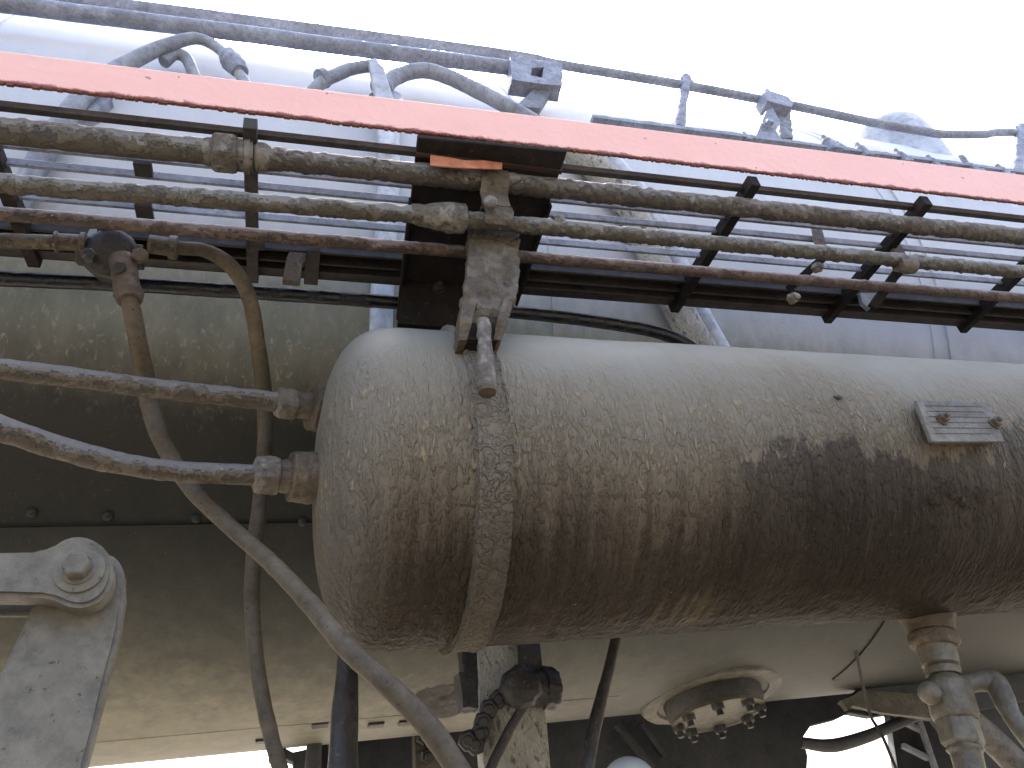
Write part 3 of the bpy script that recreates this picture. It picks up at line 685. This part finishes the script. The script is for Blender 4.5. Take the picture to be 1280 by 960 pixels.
# ------------------------------------------------------------------ link lever at lower left
yl = .80
lv = thing('link_rod', aY(97, 708, yl), 'cream grey link rod with a round eye and bolt at lower left', 'link rod')
def circ(cx, cy, r_, a0, a1, n=14): return [(cx + r_ * math.cos(R(a0 + (a1 - a0) * k / n)), cy + r_ * math.sin(R(a0 + (a1 - a0) * k / n))) for k in range(n + 1)]
out = [(-120, 690), (0, 689), (40, 689)] + [(58, 685), (66, 681)] + circ(97, 714, 44, -130, 115, 24) + [(66, 748), (50, 745), (0, 744), (-120, 746)]
MB().prism([aY(x, y, yl) for x, y in out], (0, .028, 0)).build('rod', M_lever, lv, bev=.004, rough=(.012, .0007, 60))
MB().lathe(aY(100, 714, yl - .0005), (0, -1, 0), [(-.002, rad(aY(97, 708, yl), 58)), (.003, rad(aY(97, 708, yl), 57)), (.004, rad(aY(97, 708, yl), 50))], 40).build('washer', M_lever, lv)
hexbolt(aY(98, 712, yl - .004), (0, -1, 0), rad(aY(97, 708, yl), 33), .014, rad(aY(97, 708, yl), 40)).build('bolt', M_lever, lv, bev=.001)
ar = tag(MB().prism([aY(x, y, yl + .035) for x, y in [(128, 690)] + circ(118, 722, 36, -50, 0, 8) + [(156, 745), (148, 790), (104, 968), (98, 1000), (-60, 1000), (-20, 890), (10, 822), (38, 762), (60, 740), (90, 700)]], (0, .022, 0)).build('rocker_arm', M_lever, bev=.004, rough=(.014, .0008, 50)),
         'broad cream plate arm hanging down behind the eye of the link rod', 'lever arm')
tag(MB().tube([aY(-100, 758, .90), aY(0, 760, .90), aY(50, 760, .90), aY(75, 762, .90)], rad(aY(0, 760, .9), 22), 16, .01).build('shaft', M_dark), 'dark round shaft directly under the link rod', 'shaft')

# ------------------------------------------------------------------ below the tank: post, bolts, stays
yc = 1.62
po = thing('support_post', aY(640, 900, yc), 'pale flaking flat post with a diagonal dark rod and clustered bolts under the tank', 'post')
MB().prism([aY(x, y, yc) for x, y in ((596, 770), (672, 770), (680, 860), (692, 1000), (608, 1000), (598, 880))], (0, .05, 0)).build('post_plate', M_col, po, bev=.003)
MB().prism([aY(x, y, yc - .04) for x, y in ((650, 770), (672, 770), (680, 845), (676, 872), (656, 872), (653, 830))], (0, .035, 0)).build('strap_bar', M_dark, po, bev=.003)
MB().lathe(aY(636, 860, yc - .055), (1, .1, -.05), [(-.012, .024), (.0, .034), (.075, .034), (.078, .04), (.10, .04), (.104, .03)], 8, .2).build('big_nut', M_dark, po, rough=(.01, .004, 50))
MB().lathe(aY(650, 858, yc - .07), (0, -1, -.3), [(0, .042), (.02, .042), (.03, .03)], 9, .2).build('big_nut', M_dark, po, rough=(.01, .004, 50))
for i, (x, y) in enumerate(((623, 874), (611, 886), (604, 902), (600, 916), (594, 930), (585, 925))):
    o_ = aY(x, y, yc - .01)
    hexbolt(o_, (-.25, -1, -.25), .021, .035, 0, .012).build('stud_nut', M_dark, po, bev=.002)
for (x, y) in ((590, 830), (588, 866)):
    MB().box(aY(x, y, yc + .03), (.05, .05, .07)).build('side_lug', M_dark, po, rough=(.02, .004, 40))
MB().tube([aY(672, 862, yc - .07), aY(650, 890, yc - .06), aY(630, 925, yc - .05), aY(606, 975, yc - .04)], .0095, 14, .01, .001, 40).build('stay_rod', M_dark, po)
t = tag(MB().tube([aY(437, 790, 1.4), aY(434, 840, 1.4), aY(431, 900, 1.4), aY(427, 990, 1.4)], [rad(aY(433, 850, 1.4), w_) for w_ in (23, 27, 33, 36)], 26, .01, .001, 30).build('vertical_pipe', M_dark), 'thick dark vertical pipe left of the flaking post', 'pipe')
tag(MB().tube([aY(776, 770, 1.4), aY(764, 825, 1.4), aY(750, 880, 1.4), aY(738, 930, 1.4), aY(726, 1000, 1.4)], [rad(aY(750, 870, 1.4), w_) for w_ in (13, 14, 15, 17, 19)], 18, .01, .001, 40).build('brake_rod', M_dark), 'thin dark rod slanting down right of the flaking post', 'rod')

# ------------------------------------------------------------------ flanged pipe stub on the boiler belly
fc = onB(890, 872); ax = Vector((.0, -.30, -1)).normalized()
fl = thing('belly_flange', fc, 'round pale flange with hanging bolts on the boiler belly at right', 'flange')
ax = Vector((.0, -.10, -1)).normalized(); fq = fc + Vector((0, .0, .012))
MB().lathe(fq, ax, [(-.04, .215), (.006, .215), (.016, .208), (.018, .17), (.010, .165), (.009, .12)], 64).build('base_ring', M_flange, fl, rough=(.03, .002, 30))
MB().lathe(fq + ax * .024, ax, [(-.016, .148), (.022, .143), (.035, .135)], 48).build('neck', M_dark, fl)
MB().lathe(fq + ax * .056, ax, [(0, .125), (.001, .138), (.010, .138), (.012, .125), (.006, .118)], 48).build('lower_flange', M_flange, fl, rough=(.03, .001, 30))
for k in range(8):
    a = 2 * math.pi * k / 8 + .3; o_ = fq + ax * .062 + Vector((math.cos(a) * .120, math.sin(a) * .120, -.10 * math.sin(a) * .120))
    hexbolt(o_, ax, .019, .020, 0, .014).build('flange_bolt', M_dark, fl)

# ------------------------------------------------------------------ dark running gear beyond, seen under the belly
yf = 2.75
fr = thing('frame_plate', aY(700, 950, yf), 'dark blue black frame plate filling the gap under the boiler belly', 'frame')
out = [(388, 860), (1003, 830), (1175, 800), (1175, 890), (1110, 893), (1090, 896), (1062, 891), (1046, 899), (1014, 907), (1004, 922), (1010, 945), (1006, 1010), (388, 1010)]
MB().prism([aY(x, y, yf) for x, y in out], (0, .04, 0)).build('plate', M_frame, fr, bev=.004)
MB().prism([aY(x, y, yf - .3) for x, y in ((518, 915), (560, 912), (568, 1000), (520, 1000))], (0, .06, 0)).build('stiffener', M_flange, fr, bev=.003)
for (x, y) in ((528, 922), (540, 930), (552, 920), (533, 945)):
    hexbolt(aY(x, y, yf - .31), (0, -1, -.2), .022, .03, 0, .02).build('bolt', M_dark, fr)
for (a_, b_) in (((770, 905), (850, 1000)), ((800, 905), (830, 945)), ((400, 890), (396, 1000)), ((415, 890), (413, 1000))):
    MB().beam(aY(*a_, yf - .05), aY(*b_, yf - .05), .02, .03, (0, 1, 0)).build('brace', M_frame, fr, bev=.002)
# hoop-shaped spring hanger in the left opening
bl = thing('brake_hanger', aY(370, 945, 2.3), 'dark clevis hanger beside the bright gap at lower left', 'hanger')
MB().prism([aY(x, y, 2.3) for x, y in ((335, 938), (352, 932), (366, 940), (402, 932), (402, 1000), (368, 1000), (366, 952), (352, 946), (336, 950))], (0, .05, 0)).build('hanger_plate', M_frame, bl, bev=.003)
MB().tube([aY(395, 900, 2.25), aY(392, 940, 2.25), aY(388, 1000, 2.25)], .02, 14, .02).build('hanger_pin', M_frame, bl)
# lamp
lm = thing('underframe_lamp', aY(788, 985, 1.5), 'pale round glass lamp peeking in at the bottom edge', 'lamp')
rl = rad(aY(788, 985, 1.5), 72)
MB().lathe(aY(788, 985, 1.5) - Vector((0, 0, rl)), (0, 0, 1), [(rl - rl * math.cos(math.pi * k / 16), max(.001, rl * math.sin(math.pi * k / 16))) for k in range(17)], 32).build('globe', glass_mat(), lm)
MB().lathe(aY(788, 985, 1.5) - Vector((0, 0, rl * 1.6)), (0, 0, 1), [(0, rl * .8), (rl * .7, rl * .9)], 24).build('socket', M_dark, lm)
# right side: pale-lipped ash pan, curved guard, ribbed panel, dark plate
ap = thing('ash_pan', aY(1130, 880, 2.2), 'dark sloping pan with a pale torn lip behind the drain valve', 'pan')
MB().prism([aY(x, y, 2.2) for x, y in ((1050, 878), (1078, 858), (1120, 800), (1310, 770), (1310, 870), (1165, 900), (1058, 882))], (0, .02, .0)).build('pan_side', M_frame, ap, bev=.002)
MB().prism([aY(x, y, 2.18) for x, y in ((1052, 876), (1080, 862), (1150, 868), (1165, 898), (1100, 890), (1066, 882), (1060, 888))], (0, .018, 0)).build('pan_lip', M_flange, ap, rough=(.02, .002, 40))
dp = thing('side_plate', aY(1240, 900, 2.3), 'tall dark plate closing the right side behind the drain valve', 'plate')
MB().prism([aY(x, y, 2.35) for x, y in ((1168, 890), (1330, 850), (1330, 1010), (1230, 1010), (1212, 960), (1190, 920))], (0, .05, 0)).build('plate', M_frame, dp, bev=.003)
gp = thing('ribbed_panel', aY(1150, 940, 2.7), 'grey ribbed panel with a pale upright strip beside the bright gap', 'panel')
MB().prism([aY(x, y, 2.7) for x, y in ((1112, 890), (1230, 880), (1240, 1010), (1130, 1010))], (0, .04, 0)).build('panel', M_frame, gp, bev=.003)
for (a_, b_) in (((1120, 898), (1155, 915)), ((1128, 932), (1160, 948)), ((1135, 896), (1150, 902))):
    MB().beam(aY(*a_, 2.69), aY(*b_, 2.69), .02, .02, (0, 1, 0)).build('rib', M_wash, gp, bev=.002)
MB().beam(aY(1148, 898, 2.68), aY(1182, 1000, 2.68), .018, .02, (0, 1, 0)).build('upright_strip', M_wash, gp, bev=.002)
cg = tag(MB().tube([aY(1000, 928, 2.4), aY(1040, 932, 2.4), aY(1085, 920, 2.4), aY(1120, 905, 2.4), aY(1170, 885, 2.4)], [.018, .022, .02, .018, .018], 14, .02).build('guard_rail', M_frame), 'dark curved bar crossing the bright gap under the boiler', 'bar')
tag(MB().tube([aY(1064, 780, 1.8), aY(1085, 885, 2.0), aY(1103, 920, 2.0), aY(1130, 985, 2.0)], .0045, 8, .02).build('chain_wire', M_dark), 'thin wire crossing the bright gap under the boiler', 'wire')

# ------------------------------------------------------------------ pale pipes wrapping the boiler behind the grating
def wrap(name, pts, wpx, mt, label, off=None, grp=None, amp=0.0):
    r_ = [rad(onB(*pts[0]), w_) for w_ in (wpx if isinstance(wpx, list) else [wpx] * len(pts))]
    P_ = [onB(x, y, r_[i] + .004) for i, (x, y) in enumerate(pts)]
    return tag(MB().tube(P_, r_, 22, .01, amp, 40).build(name, mt), label, 'pipe', grp)
wrap('boiler_pipe', [(492, 125), (487, 165), (486, 230), (482, 300), (478, 360), (476, 420), (474, 480)], 24, M_wash, 'pale upright pipe on the boiler seen through the grating above the tank end')
wrap('boiler_pipe', [(715, 185), (760, 225), (792, 270), (820, 330), (850, 390), (885, 450)], 34, M_col, 'thick stained slanting pipe on the boiler behind the grating')
wrap('boiler_pipe', [(745, 180), (785, 225), (820, 272), (848, 330), (872, 385), (905, 445)], 22, M_wash, 'slim pale slanting pipe right beside the thick stained one')
t = thing('boiler_pipe', onB(60, 180, .03), 'broad pale pipe rising left and bending over behind the red edge', 'pipe')
P_ = [onB(20, 260, .03), onB(55, 190, .03), onB(100, 125, .03), onB(150, 85, .04), aY(205, 58, 1.03), aY(245, 48, 1.03), aY(272, 60, 1.03), aY(293, 84, 1.03), aY(312, 112, 1.04)]
MB().tube(P_, [rad(P_[0], w_) for w_ in (30, 30, 27, 24, 20, 17, 16, 16, 16)], 24, .01, .001, 30).build('pipe_run', M_bent, t)
MB().tube([aY(284, 68, 1.03), aY(291, 78, 1.03), aY(300, 90, 1.03)], [rad(P_[4], 20), rad(P_[4], 28), rad(P_[4], 20)], 20, .004, .003, 60).build('end_ring', M_rail, t)
t = thing('boiler_pipe', aY(220, 72, 1.05), 'short stub of grey pipe behind the broad bent one at upper left', 'pipe')
MB().tube([aY(205, 78, 1.05), aY(218, 68, 1.05), aY(232, 72, 1.05), aY(240, 88, 1.05), aY(250, 115, 1.06)], rad(P_[4], 15), 16, .006, .001, 50).build('pipe_run', M_bent, t)
MB().prism([onB(x, y, .02) for x, y in ((70, 150), (92, 130), (122, 120), (140, 122), (120, 140), (88, 156))], (0, .03, -.01)).build('torn_flap', M_rail, t, rough=(.01, .004, 50))
# bent pipes above the fascia, centre
t = thing('bent_pipe', aY(560, 100, 1.03), 'long grey bent pipe arching over the red edge below the square rail bracket', 'pipe')
P_ = [aY(470, 125, 1.04), aY(483, 106, 1.03), aY(500, 94, 1.03), aY(530, 88, 1.03), aY(560, 96, 1.03), aY(600, 115, 1.03), aY(650, 142, 1.03), aY(700, 170, 1.03)]
MB().tube(P_, rad(P_[3], 19), 22, .006, .0008, 80).build('pipe_run', M_bent, t)
MB().tube([aY(470, 110, 1.03), aY(478, 107, 1.03), aY(486, 104, 1.03)], [rad(P_[2], 20), rad(P_[2], 26), rad(P_[2], 20)], 20, .004, .002, 60).build('end_ring', M_rail, t)
t = thing('bent_pipe', aY(430, 93, 1.03), 'short grey bent pipe stub left of the pale upright strip', 'pipe')
MB().tube([aY(388, 118, 1.04), aY(402, 103, 1.03), aY(415, 96, 1.03), aY(440, 86, 1.03), aY(468, 82, 1.03)], rad(P_[2], 15), 20, .006, .001, 50).build('pipe_run', M_bent, t)
MB().tube([aY(400, 100, 1.03), aY(406, 98, 1.03)], rad(P_[2], 23), 20, .004, .002, 60).build('end_ring', M_rail, t)
t = tag(MB().prism([aY(x, y, 1.0) for x, y in ((461, 74), (470, 72), (480, 84), (494, 128), (494, 180), (474, 180), (470, 120), (463, 84))], (0, .02, 0)).build('upright_strip', M_wash, bev=.003), 'pale flat strip standing up from behind the red edge between the bent pipes', 'strip')

# ------------------------------------------------------------------ handrails at the top
yr = 1.06
hr = thing('handrail', aY(400, 38, yr), 'upper blue grey handrail running the full width against the sky', 'handrail')
q = rad(aY(640, 80, yr), 1)*2
pp = [(-600, -87), (140, 4), (320, 27), (400, 37), (640, 69), (700, 81), (840, 104), (990, 132), (1090, 153), (1150, 163.5), (1182, 168), (1230, 168), (1275, 166), (1500, 172)]
MB().tube([aY(x, y, yr) for x, y in pp], 6.2 * q, 18, .004, .0003, 220).build('rail', M_rail, hr)
for (x, y, x2, y2, wd) in ((858, 98, 848, 162, 13), (1276, 160, 1270, 235, 16)):
    po_ = MB().tube([aY(x, y, yr), aY((x + x2) / 2, (y + y2) / 2, yr), aY(x2, y2, yr)], [wd * .55 * q, wd * .45 * q, wd * .6 * q], 14, .004, .0018, 60).build('rail_post', M_rail, hr)
    MB().lathe(aY(x, y + 6, yr), (0, -1, 0), [(-.008, wd * .8 * q), (.008, wd * .8 * q)], 16).build('rail_eye', M_rail, hr, rough=(.005, .001, 70))
hr2 = thing('handrail', aY(300, 45, yr - .02), 'lower thicker grey rail ending at the square bracket', 'handrail')
MB().tube([aY(x, y, yr - .02) for x, y in ((-600, -70), (0, 4), (100, 17), (320, 44), (400, 55), (645, 86))], 9 * q, 20, .004, .0004, 220).build('rail', M_rail, hr2)
# square bracket
sb = thing('rail_bracket', aY(670, 90, yr - .03), 'square holed clamp bracket on a slanting foot joining the rails', 'bracket')
o_ = [(638, 71), (668, 74), (702, 80), (703, 104), (672, 104), (640, 99)]
m = MB(); m.prism([aY(x, y, yr - .045) for x, y in ((638, 71), (664, 74), (664, 103), (640, 99))], (0, .045, 0))
m.prism([aY(x, y, yr - .045) for x, y in ((664, 74), (681, 76), (680, 84), (664, 85))], (0, .045, 0))
m.prism([aY(x, y, yr - .045) for x, y in ((664, 95), (678, 97), (677, 105), (664, 103))], (0, .045, 0))
m.prism([aY(x, y, yr - .045) for x, y in ((681, 76), (703, 80), (703, 107), (677, 105))], (0, .045, 0))
m.build('block', M_rail, sb, rough=(.008, .0018, 60))
MB().prism([aY(x, y, yr - .03) for x, y in ((637, 98), (702, 104), (697, 110), (690, 112), (676, 135), (662, 134), (646, 131), (672, 106), (648, 104), (640, 107))], (0, .03, 0)).build('foot', M_slat, sb, bev=.002)
# clevis fitting
cf = thing('rail_bracket', aY(965, 150, yr), 'bolted clevis bracket holding the upper rail at right', 'bracket')
MB().prism([aY(x, y, yr - .03) for x, y in ((953, 116), (960, 112), (985, 120), (992, 128), (990, 134), (960, 126))], (0, .05, 0)).build('cap', M_rail, cf, bev=.002)
MB().prism([aY(x, y, yr - .02) for x, y in ((958, 138), (966, 134), (976, 152), (970, 162), (978, 176), (944, 172), (950, 158))], (0, .03, 0)).build('clevis', M_rail, cf, bev=.002)
MB().prism([aY(x, y, yr) for x, y in ((972, 132), (988, 136), (991, 172), (976, 172))], (0, .03, 0)).build('clevis_arm', M_slat, cf, rough=(.01, .003, 50))
hexbolt(aY(960, 156, yr - .03), (0, -1, 0), .012, .014, .017).build('pin', M_rail, cf)
hexbolt(aY(960, 116, yr - .01), (0, 0, 1), .008, .014).build('bolt', M_rail, cf)
# row of fittings along the boiler shoulder
for i, (x, y, s_) in enumerate(((936, 168, 7), (1042, 182, 13), (1056, 183, 9), (1084, 190, 12), (1133, 197, 12), (1174, 205, 12), (1222, 212, 13), (1262, 216, 12))):
    lb = ['small lone nut just left of the clevis bracket', 'stubby union nut, first of the close pair above the red edge', 'slim nut, second of the close pair above the red edge', 'pointed cone-topped fitting left of the pale dome', 'spiky fitting with a side handle in front of the pale dome', 'rounded fitting just right of the pale dome', 'tall stud fitting with a thin upright pin', 'last rounded fitting beside the right rail post'][i]
    t = thing('boiler_fitting', aY(x, y, 1.04), lb, 'fitting', 'fittings in a row above the red edge'); b0 = aY(x, y + 10, 1.04)
    MB().lathe(b0, (0, -.1, 1), [(0, s_ * .95 * q), (s_ * .5 * q, s_ * .9 * q), (s_ * .55 * q, s_ * .6 * q), (s_ * 1.4 * q, s_ * .55 * q)], 6, i).build('base_nut', M_rail, t, bev=.001, rough=(.006, .0015, 70))
    MB().lathe(b0 + Vector((0, 0, s_ * 1.4 * q)), (0, 0, 1), [(0, s_ * .55 * q), (s_ * .5 * q, s_ * .5 * q), (s_ * .9 * q, s_ * .3 * q), (s_ * (2.4 if i == 6 else 1.5) * q, s_ * .2 * q)], 14).build('stud', M_slat, t, rough=(.005, .001, 70))
    if i in (4, 6): MB().tube([b0 + Vector((0, 0, .01)), b0 + Vector((.03, 0, .014))], .0035, 10, .004).build('handle', M_slat, t)
# dome on the boiler top
dc = aY(1112, 192, 1.32); dr = rad(dc, 106)
dm = tag(MB().lathe(dc, (0, 0, 1), [(-.3, dr), (-.02, dr), (dr * .25, dr * .96), (dr * .5, dr * .82), (dr * .72, dr * .6), (dr * .84, dr * .3), (dr * .87, .002)], 48).build('steam_dome', M_wash), 'pale grey dome on top of the boiler under the handrail at right', 'dome')
ld = tag(MB().beam(aY(740, 149, 1.04), aY(1500, 246, 1.04), .02, .012).build('ledge_strip', M_rail, rough=(.02, .0015, 40)), 'long narrow ledge strip along the boiler shoulder above the red edge', 'strip')
